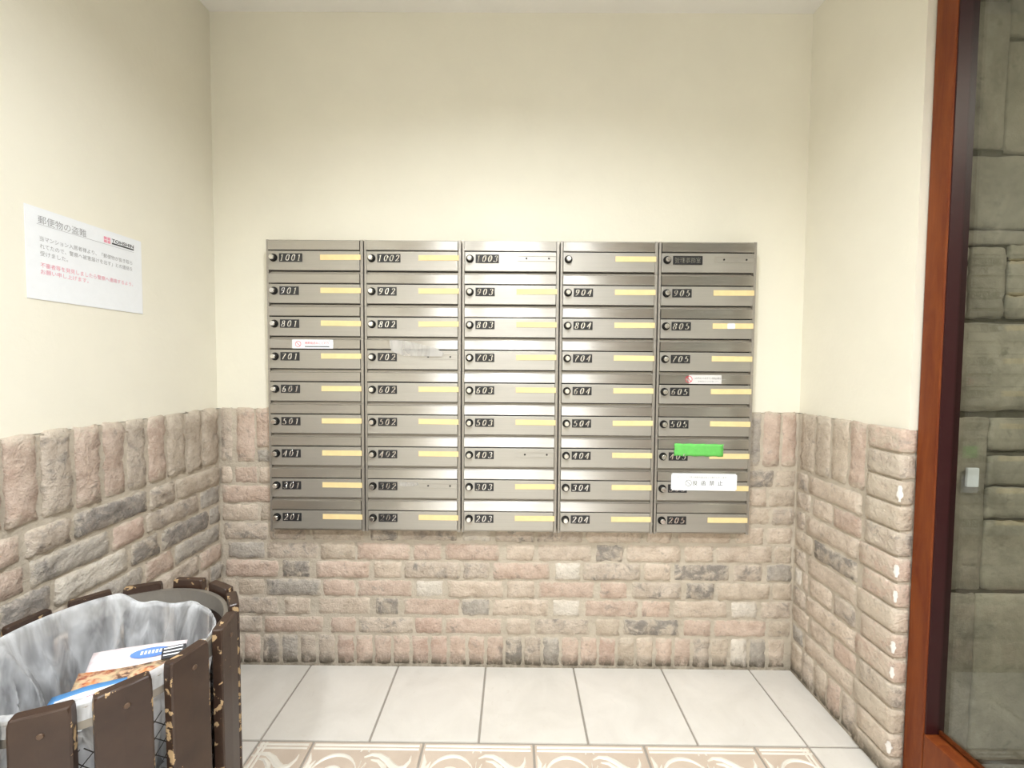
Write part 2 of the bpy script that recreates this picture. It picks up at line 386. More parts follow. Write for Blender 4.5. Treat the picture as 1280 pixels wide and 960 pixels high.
def brick(parent, side, a0, a1, z0, z1, code, dim=1.0, proud=None):
    """a = x on the back wall, y on the side walls"""
    bseed[0] += 1; rr = random.Random(bseed[0]*17); d = (proud or .0110)*rr.uniform(.75, 1.25)
    me = brick_me(abs(a1-a0)+.0015, z1-z0+.0025, d, bseed[0], .85 if side == 'left' else .6); c = (a0+a1)/2
    loc, rz = {'back': ((c, 0, 0), 0), 'left': ((.001, c, 0), math.pi/2), 'right': ((W_-.001, c, 0), -math.pi/2), 'return': ((c, -.434, 0), 0)}[side]
    o = link('brick', me, parent, (loc[0], loc[1], (z0+z1)/2), (0, rr.uniform(-.006, .006), rz))
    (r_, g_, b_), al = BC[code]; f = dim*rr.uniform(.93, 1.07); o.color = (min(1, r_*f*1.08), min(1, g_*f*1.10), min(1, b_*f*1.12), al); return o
BACK = [
('R0',[(0.018,0.188,'s'),(0.192,0.331,'s'),(0.356,0.553,'t'),(0.574,0.680,'d'),(0.692,0.907,'s'),(0.923,1.031,'w'),(1.050,1.198,'s'),(1.207,1.382,'s'),(1.394,1.602,'b'),(1.623,1.717,'b'),(1.741,1.939,'b'),(1.957,2.063,'b'),(2.075,2.171,'b')], 0.490, 0.553),
('R1',[(0.035,0.174,'g'),(0.181,0.379,'s'),(0.385,0.516,'t'),(0.525,0.726,'p'),(0.740,0.847,'p'),(0.861,1.065,'p'),(1.092,1.198,'b'),(1.211,1.416,'b'),(1.431,1.536,'d'),(1.548,1.754,'b'),(1.767,1.875,'b'),(1.888,2.099,'b'),(2.106,2.173,'t')], 0.417, 0.481),
('R2',[(0.024,0.223,'p'),(0.241,0.345,'d'),(0.369,0.573,'p'),(0.588,0.693,'b'),(0.707,0.917,'s'),(0.929,1.029,'s'),(1.041,1.258,'p'),(1.278,1.374,'w'),(1.384,1.602,'s'),(1.617,1.715,'b'),(1.728,1.939,'d'),(1.952,2.061,'s'),(2.079,2.173,'g')], 0.346, 0.410),
('R3',[(0.012,0.060,'t'),(0.069,0.171,'t'),(0.177,0.384,'g'),(0.396,0.515,'p'),(0.527,0.734,'p'),(0.748,0.852,'w'),(0.870,1.081,'b'),(1.096,1.200,'b'),(1.215,1.427,'p'),(1.449,1.551,'p'),(1.570,1.760,'s'),(1.776,1.882,'d'),(1.895,2.095,'t'),(2.104,2.178,'t')], 0.274, 0.338),
('R4',[(0.025,0.221,'s'),(0.248,0.346,'b'),(0.374,0.574,'b'),(0.594,0.681,'d'),(0.701,0.914,'p'),(0.923,1.030,'g'),(1.042,1.254,'b'),(1.270,1.373,'w'),(1.392,1.596,'p'),(1.605,1.718,'p'),(1.731,1.931,'b'),(1.949,2.047,'w'),(2.062,2.175,'s')], 0.203, 0.267),
('R5',[(0.026,0.160,'s'),(0.169,0.394,'p'),(0.423,0.517,'p'),(0.529,0.737,'s'),(0.745,0.849,'r'),(0.861,1.076,'p'),(1.094,1.189,'b'),(1.201,1.414,'s'),(1.436,1.525,'t'),(1.538,1.752,'d'),(1.770,1.873,'p'),(1.886,2.083,'p'),(2.092,2.175,'t')], 0.131, 0.193),
('a',[(0.012,0.053,'b'),(0.065,0.150,'p'),(0.156,0.237,'b')], 0.706, 0.769),
('b',[(0.015,0.230,'p')], 0.633, 0.698),
('c',[(0.014,0.150,'b'),(0.159,0.245,'t')], 0.562, 0.625),
('ar',[(1.969,2.095,'d'),(2.101,2.176,'t')], 0.706, 0.772),
('br',[(1.960,2.070,'b'),(2.079,2.176,'t')], 0.635, 0.700),
('cr',[(1.962,2.085,'t'),(2.094,2.175,'s')], 0.564, 0.627),
]
for _, L, z0, z1 in BACK:
    for a, b, c in L: brick(wall_back, 'back', a, b, z0, z1, c)
for a, b, z0, z1, c in ((.014, .060, .787, .990, 's'), (.074, .143, .786, .990, 'p'), (.149, .230, .842, .990, 'p'), (.152, .235, .786, .834, 'g'), (1.968, 2.043, .786, .990, 'g'), (2.050, 2.113, .786, .990, 'p'), (2.121, 2.174, .786, .990, 'p')):
    brick(wall_back, 'back', a, b, z0, z1, c)
x = .018; k = 0
sold = 'spdgssrppprrpppdsgpprtbppstwgbtppptppbbbbt'
while x < 2.12:
    brick(wall_back, 'back', x, min(x+.062, 2.176), .010, .122, sold[k % len(sold)]); x += .0716; k += 1
ROWZ = [(.706, .770), (.634, .698), (.562, .625), (.490, .553), (.417, .481), (.346, .410), (.274, .338), (.203, .267), (.131, .193)]
# left wall: soldier course, then alternating long and short bricks
yl = [-.010, -.095, -.170, -.250, -.320, -.392, -.462, -.538, -.616, -.690, -.765, -.842, -.918, -.995, -1.07, -1.145, -1.22, -1.3, -1.375, -1.45, -1.525, -1.6]
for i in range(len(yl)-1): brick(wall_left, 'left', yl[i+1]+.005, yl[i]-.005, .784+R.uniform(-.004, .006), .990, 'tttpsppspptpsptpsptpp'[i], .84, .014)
leftcol = {0: 'tsmspsdpsg', 1: 'gsrgpsgpsp', 2: 'mdwmpmdspg', 3: 'gpgbmtmpss', 4: 'psgpmtspps', 5: 'spsgptspss', 6: 'pstpspgsps', 7: 'spspstspsp', 8: 'pspsgspsps'}
start = {0: (-.012, 1), 1: (-.012, 0), 2: (-.012, .5), 3: (-.012, 1), 4: (-.012, 0), 5: (-.012, .5), 6: (-.012, 1), 7: (-.012, 0), 8: (-.012, .5)}
for r, (z0, z1) in enumerate(ROWZ):
    y, st = start[r]; long = st == 1; i = 0
    if st == .5:
        brick(wall_left, 'left', y-.05, y, z0, z1, 'g', .9, .014); y -= .060; long = True
    while y > -1.55:
        L = (.205 if long else .098)*R.uniform(.94, 1.05)
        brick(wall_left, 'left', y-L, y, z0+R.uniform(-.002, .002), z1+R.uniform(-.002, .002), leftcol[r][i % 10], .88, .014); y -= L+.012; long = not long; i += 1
y = -.008
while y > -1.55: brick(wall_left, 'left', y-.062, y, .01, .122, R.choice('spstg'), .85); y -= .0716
# right wall: four soldiers, field, and a column of corner bricks
yr = [-.022, -.098, -.172, -.250, -.318]
for i in range(4): brick(wall_right, 'right', yr[i+1]+.004, yr[i]-.004, .784, .989, 'tttp'[i], .98)
rightrows = [[(.012, .065, 's'), (.075, .31, 'b')], [(.012, .085, 's'), (.097, .190, 'b'), (.198, .31, 'p')], [(.012, .060, 's'), (.072, .30, 'b')], [(.012, .10, 't'), (.112, .30, 'd')],
             [(.012, .068, 's'), (.080, .30, 'b')], [(.012, .052, 'w'), (.060, .085, 'b'), (.098, .20, 'b'), (.212, .30, 's')], [(.012, .075, 's'), (.085, .31, 'b')], [(.012, .095, 'b'), (.107, .205, 'b'), (.216, .31, 'p')], [(.012, .070, 'g'), (.08, .30, 'b')]]
for (z0, z1), L in zip(ROWZ, rightrows):
    for a, b, c in L: brick(wall_right, 'right', -b, -a, z0, z1, c, .97)
y = -.012
for i in range(5): brick(wall_right, 'right', y-.055, y, .01, .122, 'tstps'[i], .95); y -= .0615
# corner bricks wrap round the end of the wall: one L-shaped piece each
def quoin_me(h, seed, la):
    bm = bmesh.new(); off = Vector((seed*2.3, seed*.7, 0)); d = .011
    # profile path in plan, from the field side round the corner to the frame (local: x right = -y world handled below)
    path = [(0, -la+.0), (-d*.4, -la+.001), (-d, -la+.006)] + [(-d, -la+.006+(la-.012)*i/4) for i in range(1, 5)] + [(-d*.75, d*.55), (-d*.1, d*.95)] + [(.004+.022*i/2, d) for i in range(1, 3)] + [(.029, d*.4), (.030, -.004)]
    Z = [-h/2, -h/2+.005, -h/6, h/6, h/2-.005, h/2]; g = {}
    for i, (a, b) in enumerate(path):
        for j, z in enumerate(Z):
            k = 0 if j in (0, len(Z)-1) else 1; p = Vector((a*30+b*26, z*26, 0))+off; n = noise.noise(p)*.0028
            s = (.68 if not k else 1)
            aa = a*s if a < 0 else a; bb = b if b < 0 else b*s
            g[i, j] = bm.verts.new((aa-(n if a < 0 else 0)*k, -(bb+(n if b > 0 else 0)*k), z+noise.noise(p+Vector((5, 5, 5)))*.002))
    for i in range(len(path)-1):
        for j in range(len(Z)-1): bm.faces.new((g[i, j], g[i+1, j], g[i+1, j+1], g[i, j+1]))
    be = [e for e in bm.edges if e.is_boundary]; r = bmesh.ops.extrude_edge_only(bm, edges=be)
    for v in r['geom']:
        if isinstance(v, bmesh.types.BMVert): v.co = Vector((max(v.co.x, .003), max(v.co.y, -.001), v.co.z))
    me = bm_me(bm); me.polygons.foreach_set('use_smooth', [True]*len(me.polygons)); me.materials.append(BRICK); return me
z = .990; qc = 'psttsppbppstbt'; SMEAR = mat('white_limewash_smear', (.80, .77, .73), .5)
for i in range(14):
    h = .064 if i < 13 else .05
    o = link('brick', quoin_me(h, i+5, .108 if i % 2 == 0 or i < 5 else .125), wall_right, (W_-.003, -.432, z-h/2))
    (r_, g_, b_), al = BC[qc[i]]; o.color = (r_*1.1, g_*1.12, b_*1.14, al)
    if i in (2, 5, 6, 8, 9, 12):
        bm = bmesh.new(); hh = h*(.85 if i != 2 else .9)
        pr = None; hh *= R.uniform(.55, 1.0)
        for j in range(7):
            zz = -hh/2+hh*j/6; wd = -.001+.0085*(.45+noise.noise(Vector((j*1.1, i*1.7, 2))))*math.sin(math.pi*(j+.2)/6.4)
            cur = [bm.verts.new((-.0126, -.0085+wd, zz)), bm.verts.new((-.0122, -.0118, zz)), bm.verts.new((-.0095+wd, -.0142, zz))]
            if pr:
                for q in range(2): bm.faces.new((pr[q], pr[q+1], cur[q+1], cur[q]))
            pr = cur
        link('lime_smear', bm_me(bm), o, (0.0, 0.002, 0), mats=SMEAR, smooth=True)
    z -= .0717

# ------------------------------------------------------------------ glazed partition on the right
win = struct('window_1')
def fr(name, *a): return link(name, boxme(*a, bev=.004), win, mats=FRAME)
fr('stile', 2.210, 2.262, -.498, -.443, 0.0, H_)
fr('stile', 2.210, 2.262, -2.06, -2.0, 0.0, H_)
fr('stile', 2.210, 2.262, REAR, REAR+.06, 0.0, H_)
fr('bottom_rail', 2.210, 2.262, -1.999, -.499, 0.0, .188)
fr('bottom_rail', 2.210, 2.262, REAR+.061, -2.061, 0.0, .188)
link('dark_reveal_strip', boxme(2.2135, 2.2615, -.5015, -.4975, .1885, H_-.002), win, mats=mat('dark_maroon_strip', (.030, .004, .005), .45))  # thin dark maroon strip laid over the stile's reveal
fr('glazing_bead', 2.247, 2.256, -1.999, -.499, .189, .200)
link('glass_pane', boxme(2.2435, 2.2475, -1.998, -.500, .188, H_), win, mats=GLASS)
link('glass_pane', boxme(2.2435, 2.2475, REAR+.061, -2.061, .188, H_), win, mats=GLASS)

# outside: stone clad wall and paving
wo = struct('wall_outside', boxme(2.262, 3.6, -.385, -.25, -.1, 2.7), JOINT)
stones = [(2.31,2.456,1.764,2.151),(2.463,2.74,2.067,2.275),(2.463,2.74,1.754,2.046),(2.31,2.72,1.547,1.739),(2.31,2.76,1.503,1.538),(2.385,2.48,1.301,1.492),(2.491,2.68,1.464,1.499),(2.491,2.66,1.367,1.455),(2.491,2.7,1.301,1.359),
 (2.31,2.78,1.041,1.281),(2.31,2.454,.526,1.016),(2.463,2.7,.93,1.016),(2.463,2.66,.83,.907),(2.463,2.7,.734,.816),(2.463,2.7,.526,.718),(2.292,2.443,.02,.507),(2.45,2.74,.02,.507),(2.31,2.376,1.301,1.492),(2.31,2.456,2.16,2.5),(2.463,2.72,2.285,2.5)]
stones += [(2.79, 3.1, .02+.25*i, .25+.25*i) for i in range(10)] + [(3.11, 3.55, .02+.25*i+.0, .25+.25*i) for i in range(10)]
for i, (a, b, z0, z1) in enumerate(stones):
    bseed[0] += 1; me = brick_me(b-a+.006, z1-z0+.006, .010, bseed[0], .35); me.materials.clear(); me.materials.append(STONE)
    o = link('stone', me, wo, ((a+b)/2, -.388, (z0+z1)/2)); g = R.uniform(.78, 1.05); o.color = (g, g*R.uniform(.96, 1.0), g*R.uniform(.90, .98), 1)
link('joint_strip', boxme(2.264, 2.300, -.392, -.386, 0, 2.6), wo, mats=m_plaster('pale_render', (.42, .40, .31)))
# small white plate stuck on the stonework
sp_ = link('wall_plate', boxme(2.385, 2.418, -.412, -.404, .826, .880, bev=.003), mats=WHITE)
tag(sp_, 'small white plate fixed to the stone wall beyond the glass', 'plate')
fo = struct('floor_outside', boxme(2.262, 3.6, REAR, -.25, -.06, -.002), PAVE)
struct('wall_far', boxme(3.6, 3.7, REAR, -.25, -.1, 2.7), JOINT)

# ------------------------------------------------------------------ ceiling downlights
def downlight(loc, power, label):
    o = empty('downlight', loc); tag(o, label, 'light')
    bm = bmesh.new(); n = 32
    prof = [(.098, 0), (.104, -.004), (.104, -.052), (.098, -.056), (.092, -.052), (.090, -.006)]
    rings = [[bm.verts.new((r*math.cos(2*math.pi*i/n), r*math.sin(2*math.pi*i/n), z)) for i in range(n)] for r, z in prof]
    for a, b in zip(rings, rings[1:]):
        for i in range(n): bm.faces.new((a[i], a[(i+1) % n], b[(i+1) % n], b[i]))
    link('trim_ring', bm_me(bm), o, mats=ENAMEL, smooth=True)
    bm = bmesh.new(); cyl(bm, (0, 0, -.006), .090, (0, 0, 1), .004, 32); link('diffuser', bm_me(bm), o, mats=LAMPM)
    ld = bpy.data.lights.new('lamp', 'AREA'); ld.shape = 'DISK'; ld.size = .17; ld.energy = power; ld.color = LAMPCOL
    lo = bpy.data.objects.new('lamp_light', ld); COL.objects.link(lo); lo.parent = o; lo.location = (0, 0, -.012)
for (l, p), lab in zip(LAMPS, ('round white ceiling downlight nearest the mailboxes', 'round white ceiling downlight by the left wall behind the camera', 'round white ceiling downlight by the glazing behind the camera')):
    downlight(l, p, lab)
ld = bpy.data.lights.new('outside_fill', 'AREA'); ld.shape = 'DISK'; ld.size = .2; ld.energy = OUTLAMP[1]; ld.color = (1, .93, .80)
lo = bpy.data.objects.new('outside_fill_lamp', ld); COL.objects.link(lo); lo.location = OUTLAMP[0]  # added lamp without a fixture, brightens the stone wall beyond the glass
tag(lo, 'added unseen lamp that lights the outside stone wall', 'light')

# ------------------------------------------------------------------ numerals
def ell(cx, cy, rx, ry, a0, a1, n=16): return arc(cx, cy, rx, ry, a0, a1, n)
DIG = {'0': [ell(.3, .5, .22, .45, 0, 360, 24)], '1': [[(.14, .80), (.30, .93)], [(.31, .95), (.31, .03)], [(.14, .03), (.48, .03)]],
 '2': [ell(.30, .70, .20, .25, 170, -20, 12)+[(.44, .52), (.28, .28), (.10, .06)], [(.08, .07), (.52, .07)], [(.52, .07), (.54, .18)]],
 '3': [ell(.28, .73, .19, .22, 160, -80, 12), ell(.28, .27, .23, .25, 80, -160, 14)],
 '4': [[(.40, .95), (.05, .30)], [(.05, .30), (.56, .30)], [(.42, .95), (.42, .03)], [(.30, .03), (.54, .03)]],
 '5': [[(.16, .92), (.52, .94)], [(.18, .94), (.14, .54)], [(.14, .54)]+ell(.28, .31, .23, .27, 120, -150, 14)],
 '6': [[(.50, .90), (.38, .93), (.22, .80), (.12, .58), (.09, .32)], ell(.30, .29, .20, .25, 0, 360, 20)],
 '7': [[(.08, .90), (.54, .92)], [(.54, .92), (.38, .58), (.26, .30), (.24, .03)]],
 '8': [ell(.30, .73, .17, .20, 0, 360, 18), ell(.30, .27, .21, .24, 0, 360, 20)],
 '9': [ell(.30, .70, .20, .25, 0, 360, 20), [(.51, .68), (.48, .42), (.38, .20), (.22, .07), (.10, .10)]]}
digc = {}
def digit_me(ch, h=.0232):
    if ch in digc: return digc[ch]
    bm = bmesh.new()
    for pts in DIG[ch]:
        pr = None; n = len(pts)
        for i, p in enumerate(pts):
            a, b = Vector(pts[max(i-1, 0)]), Vector(pts[min(i+1, n-1)]); d = (b-a).normalized(); q = Vector((-d.y, d.x))
            hw = .030+.070*abs(d.y)**1.2
            cur = []
            for s, yy in ((-1, 0), (-.45, -.0010), (.45, -.0010), (1, 0)):
                c = Vector(p)+q*hw*s; x = (c.x-.3)+.24*(c.y-.5); cur.append(bm.verts.new((x*h, yy, (c.y-.5)*h)))
            if pr:
                for j in range(3): bm.faces.new((pr[j], pr[j+1], cur[j+1], cur[j]))
            pr = cur
    me = bm_me(bm); me.materials.append(NUMER)
    for p in me.polygons:
        pass
    digc[ch] = me; return me

# ------------------------------------------------------------------ mailboxes
BX, BZ, PW, PH = .2240, 1.602, .3516, .1175
def uvbox(me):
    uv = me.uv_layers.new(name='UVMap')
    for l in me.loops:
        c = me.vertices[l.vertex_index].co; uv.data[l.index].uv = (c.x*3, c.z*3+c.y*.5)
    return me
WB = PW-.0045
bm = bmesh.new()   # casing: side cheeks, sill, shade inside painted as a near-black block
box(bm, 0, .008, -.055, 0, -PH+.0005, 0, bev=.0008); box(bm, WB-.010, WB, -.055, 0, -PH+.0005, 0, bev=.0008)
box(bm, .008, WB-.010, -.044, 0, -.1175, -.112, 0); box(bm, .008, WB-.010, -.050, 0, -.003, 0, 0)
box(bm, .008, WB-.010, -.040, 0, -.112, -.003, 1)
CASEME = bm_me(bm)
def flapme():
    bm = bmesh.new(); x0, x1 = .0095, WB-.0115
    pr = None; prof = [(-.046, -.0025), (-.0555, -.0030), (-.0590, -.0055), (-.0592, -.0200), (-.0600, -.0350), (-.0585, -.0368), (-.050, -.0366)]
    for y, z in prof:
        cur = [bm.verts.new((x0, y, z)), bm.verts.new((x1, y, z))]
        if pr: bm.faces.new((pr[0], pr[1], cur[1], cur[0]))
        pr = cur
    bm.verts.ensure_lookup_table()
    bm.faces.new([bm.verts[i] for i in range(0, 14, 2)]); bm.faces.new([bm.verts[i] for i in range(13, 0, -2)])
    return uvbox(bm_me(bm))
FLAPME = flapme()
bm = bmesh.new(); box(bm, .0095, WB-.0115, -.0575, -.044, -.1085, -.0408, bev=.0012); DOORME = uvbox(bm_me(bm))
bm = bmesh.new(); cyl(bm, (0, 0, 0), .0145, (0, -1, 0), .004, 24, .0138); cyl(bm, (0, -.004, 0), .0125, (0, -1, 0), .006, 24, .0115); DIALME = bm_me(bm)
bm = bmesh.new(); cyl(bm, (0, 0, 0), .0092, (0, -1, 0), .007, 24, .0088); cyl(bm, (0, -.007, 0), .0088, (0, -1, 0), .0012, 24, .0070)
CAPME = bm_me(bm)
def plate_me(w, h=.0300):
    bm = bmesh.new(); box(bm, -w/2, w/2, -.0016, 0, -h/2, h/2, bev=.0005); return bm_me(bm)
P3, P4, P5 = plate_me(.069), plate_me(.083), plate_me(.104)
for m_ in (P3, P4, P5): m_.materials.append(PLATE)
bm = bmesh.new(); box(bm, -.0725, .0725, -.0012, 0, -.0095, .0095, bev=.0003); STRIPME = bm_me(bm)
bm = bmesh.new()    # empty holder: shallow tray of two rails with two screw holes
box(bm, -.0725, .0725, -.0016, 0, .0080, .0098); box(bm, -.0725, .0725, -.0016, 0, -.0098, -.0082); box(bm, -.0725, -.0710, -.0016, 0, -.0082, .0080)
HOLDME = bm_me(bm)
bm = bmesh.new(); cyl(bm, (0, 0, 0), .0034, (0, -1, 0), .0006, 16); HOLEME = bm_me(bm)
for m_, mt in ((CASEME, (CASE, DARK)), (FLAPME, (FLAP,)), (DOORME, (DOOR,)), (DIALME, (KNOBB,)), (CAPME, (KNOBC,)), (STRIPME, (STRIP,)), (HOLDME, (DOOR,)), (HOLEME, (DARK,))):
    for q in mt: m_.materials.append(q)
HOLDME.uv_layers.new(name='UVMap')
FY = -.0576
BARE = {(0, 2), (0, 4), (3, 1), (6, 2), (7, 1)}
desc_extra = {(3, 0): 'white sticker with a red prohibition mark on its flap', (3, 1): 'see-through tape film across its flap', (7, 1): 'glue residue below its flap and empty card holder', (0, 2): 'empty card holder, top row',
 (0, 3): None, (0, 4): None, (4, 4): 'clear rounded sticker on its flap', (6, 4): 'green tape across its flap', (7, 4): 'large white no-leaflets sticker over its flap', (2, 4): 'torn white patch on its yellow card', (6, 2): 'empty card holder with two holes'}
rowname = ['top row', 'second row from the top', 'third row from the top', 'fourth row from the top', 'middle row', 'fourth row from the bottom', 'third row from the bottom', 'second row from the bottom', 'bottom row']
ordn = ['leftmost column', 'second column', 'middle column', 'fourth column', 'rightmost column']
G = 'stainless steel mailboxes in the wall bank'
boxes = {}
for r in range(9):
    for c in range(5):
        num = '%d0%d' % (10-r, c+1); q = (r, c)
        o = empty('mailbox', (BX+PW*c+.001, 0, BZ-PH*r)); boxes[q] = o
        if q == (0, 3): lab = 'stainless mailbox without a number plate in the top row'
        elif q == (0, 4): lab = 'stainless mailbox with a long Japanese name plate, top right corner'
        elif q in desc_extra: lab = 'stainless mailbox %s with %s' % (num, desc_extra[q])
        else: lab = 'stainless mailbox numbered %s with yellow card, %s, %s' % (num, rowname[r], ordn[c])
        tag(o, lab, 'mailbox', G)
        link('casing', CASEME, o); link('flap', FLAPME, o, rot=(R.uniform(-.006, .006), 0, R.uniform(-.002, .002)), loc=(0, 0, 0)); 
        link('door', DOORME, o)
        d = link('dial', DIALME, o, (.0275, FY, -.0655)); link('dial_cap', CAPME, d, (0, -.010, 0))
        txt = num
        if q != (0, 3):
            if q == (0, 4):
                p = link('name_plate', P5, o, (.100, FY, -.0665))
                t = text_me('管理事務室', .0215, .0003, align='CENTER', sx=.88); t.materials.append(NUMER); link('lettering', t, p, (0, -.0021, -.0078), FACE_BACK)
                bm = bmesh.new()
                for a in ((-.052, .052, -.003, -.001, .0138, .0150), (-.052, .052, -.003, -.001, -.0150, -.0138), (-.052, -.0508, -.003, -.001, -.0138, .0138), (.0508, .052, -.003, -.001, -.0138, .0138)): box(bm, *a)
                link('plate_rim', bm_me(bm), p, mats=KNOBB)
            else:
                n = len(txt); wd = .083 if n == 4 else .069; p = link('number_plate', P4 if n == 4 else P3, o, (.0480+wd/2, FY, -.0650))
                for i, ch in enumerate(txt):
                    pitch = .0205 if n == 4 else .0220
                    link('numeral', digit_me(ch), p, ((i-(n-1)/2)*pitch, -.0018, 0), (R.uniform(-.05, .10), 0, R.uniform(-.03, .03)))
        hx = .2675; hz = -.0630
        if q in BARE:
            h = link('card_holder', HOLDME, o, (hx, FY, hz))
            for sx in (-.0380, .0420): link('screw_hole', HOLEME, h, (sx, -.0002, 0))
        else:
            link('name_card', STRIPME, o, (hx, FY, hz), (0, R.uniform(-.008, .008), 0))
def sticker(q, name, x0, x1, z0, z1, m, y=-.0606, bend=0, label=None, rot=0, rnd=.0015):
    o = boxes[q]; bm = bmesh.new(); box(bm, -(x1-x0)/2, (x1-x0)/2, -.0005, 0, -(z1-z0)/2, (z1-z0)/2)
    es = [e for e in bm.edges if abs(e.verts[0].co.y-e.verts[1].co.y) > .0001]
    bmesh.ops.bevel(bm, geom=es, offset=rnd, segments=4, affect='EDGES')
    s = link(name, bm_me(bm), o, ((x0+x1)/2, y, (z0+z1)/2), (bend, rot, 0), mats=m)
    if label: s['label'] = label
    return s
def prohib(parent, x, z, r, m, t=.0007):
    bm = bmesh.new(); n = 28
    a = [bm.verts.new((r*math.cos(2*math.pi*i/n), -.0002, r*math.sin(2*math.pi*i/n))) for i in range(n)]
    b = [bm.verts.new(((r-t)*math.cos(2*math.pi*i/n), -.0002, (r-t)*math.sin(2*math.pi*i/n))) for i in range(n)]
    for i in range(n): bm.faces.new((a[i], a[(i+1) % n], b[(i+1) % n], b[i]))
    s = .7071; h = t*.6
    bm.faces.new([bm.verts.new(v) for v in ((-s*r+h, -.0003, s*r+h*.2), (-s*r-h*.2, -.0003, s*r-h), (s*r-h, -.0003, -s*r-h*.2), (s*r+h*.2, -.0003, -s*r+h))])
    link('prohibition_mark', bm_me(bm), parent, (x, -.0006, z), mats=m)
def put_text(parent, body, size, x, z, m, y=-.0007, **kw):
    t = text_me(body, size, **kw); t.materials.append(m); return link('lettering', t, parent, (x, y, z), FACE_BACK)
# 701 sticker
s = sticker((3, 0), 'sticker', .092, .240, -.0365, -.0045, WHITE, label='white sticker with red no-entry mark')
prohib(s, -.052, .000, .0105, REDI, .0016)
put_text(s, '無断投函おことわり', .0098, -.028, .0, REDI); put_text(s, 'チラシ広告', .0052, .038, .0095, GREYI)
link('print_bar', boxme(-.028, .060, -.0008, -.0005, -.0105, -.0075), s, mats=BLACKI)
# 605 flap sticker
s = sticker((4, 4), 'sticker', .098, .245, -.0355, -.0040, mat('milky_clear_sticker', (.74, .72, .71), .35), label='grey rounded sticker with red mark', rnd=.0150)
prohib(s, -.058, .0, .0125, REDI, .0022)
put_text(s, 'このポストへのチラシ投函は禁止',   .0078, -.042, .001, BLACKI, sx=.86); put_text(s, '管理組合からのお願いです', .0062, -.026, -.0095, GREYI)
# 405 green tape
bm = bmesh.new(); g = {}
for i in range(13):
    for j in range(6):
        x = -.0885+.177*i/12; zz = -.0225+.045*j/5; e = (.0012*math.sin(i*2.1) if j in (0, 5) else 0)
        ee = .0015*math.sin(j*2.7) if i in (0, 12) else 0
        g[i, j] = bm.verts.new((x+ee, -.0009-.0008*noise.noise(Vector((i*.9, j*1.3, 1)))-(.0 if j > 2 else -.0006), zz+e))
for i in range(12):
    for j in range(5): bm.faces.new((g[i, j], g[i+1, j], g[i+1, j+1], g[i, j+1]))
r_ = bmesh.ops.extrude_face_region(bm, geom=bm.faces[:])
for v in r_['geom']:
    if isinstance(v, bmesh.types.BMVert): v.co.y += .0006
tp = link('tape', bm_me(bm), boxes[6, 4], (.1555, -.0602, -.0405), (0, .010, 0), mats=GREEN, smooth=True); tp['label'] = 'green adhesive tape'
# 305 white label
s = sticker((7, 4), 'sticker', .058, .296, -.0710, -.0085, WHITE, y=-.0608, label='large white sticker reading no leaflets', rot=.006, rnd=.004)
prohib(s, -.0560, -.004, .0115, BLACKI, .0012)
for i, ch in enumerate('投函禁止'): put_text(s, ch, .0185, -.042+i*.0305, -.0105, BLACKI)
put_text(s, 'チラシ・ビラ等の無断投函は固くお断りいたします', .0076, -.097, .0145, GREYI, sx=1.02)
# 805 torn white on the card
s = sticker((2, 4), 'torn_label', .247, .275, -.0730, -.0535, WHITE, y=-.0588, label='torn white label on the yellow card', rot=-.02)
# films on 702 and 302
def film(q, pts, y, name='film_patch'):
    bm = bmesh.new(); bm.faces.new([bm.verts.new((a, 0, b)) for a, b in pts]); f = bmesh.ops.extrude_face_region(bm, geom=bm.faces[:])
    for v in f['geom']:
        if isinstance(v, bmesh.types.BMVert): v.co.y -= .0004
    link(name, bm_me(bm), boxes[q], (0, y, 0), mats=RESID)
film((3, 1), [(.092, -.004), (.150, -.006), (.200, -.018), (.255, -.030), (.288, -.050), (.280, -.062), (.196, -.062), (.140, -.060), (.112, -.050), (.100, -.044), (.094, -.030)], -.0622)
film((7, 1), [(.120, -.054), (.150, -.050), (.190, -.050), (.196, -.060), (.170, -.066), (.140, -.066), (.124, -.062)], -.0580)

# ------------------------------------------------------------------ notice on the left wall
no = empty('notice', (.0006, -.468, 1.4095), 0)
tag(no, 'white paper notice with grey and red Japanese text on the left wall', 'notice')
bm = bmesh.new(); box(bm, 0, .0010, -.1525, .1525, -.1070, .1070); link('sheet', bm_me(bm), no, mats=WHITE)
def nt(body, size, y0, y1, z, m, **kw):
    t = text_me(body, size, **kw); xs_ = [v.co.x for v in t.vertices]; k_ = (y1-y0)/max(1e-6, (max(xs_)-min(xs_))); mn = min(xs_)
    for v in t.vertices: v.co.x = (v.co.x-mn)*k_
    t.materials.append(m); link('lettering', t, no, (.0013, y0+.468, z-1.4095), FACE_LEFT)
nt('郵便物の盗難', .0205, -.593, -.480, 1.482, GREYI)
nt('当マンション入居者様より、「郵便物が抜き取ら', .0125, -.591, -.347, 1.4415, GREYI)
nt('れてたので、警察へ被害届けを出す」との連絡を', .0125, -.591, -.347, 1.4235, GREYI)
nt('受けました。', .0125, -.591, -.528, 1.4065, GREYI)
nt('不審者等を発見しましたら警察へ連絡するよう、', .0125, -.591, -.347, 1.3795, PINKI)
nt('お願い申し上げます。', .0125, -.591, -.478, 1.3640, PINKI)
nt('TOHSHIN', .0125, -.409, -.341, 1.4895, BLACKI, offset=.0003)
def nb(y0, y1, z0, z1, m, name='print_bar', dx=.0012): link(name, boxme(0, .0002, y0+.468, y1+.468, z0-1.4095, z1-1.4095), no, (dx, 0, 0), mats=m)
nb(-.596, -.341, 1.4780, 1.4787, GREYI); nb(-.409, -.341, 1.4835, 1.4875, BLACKI)
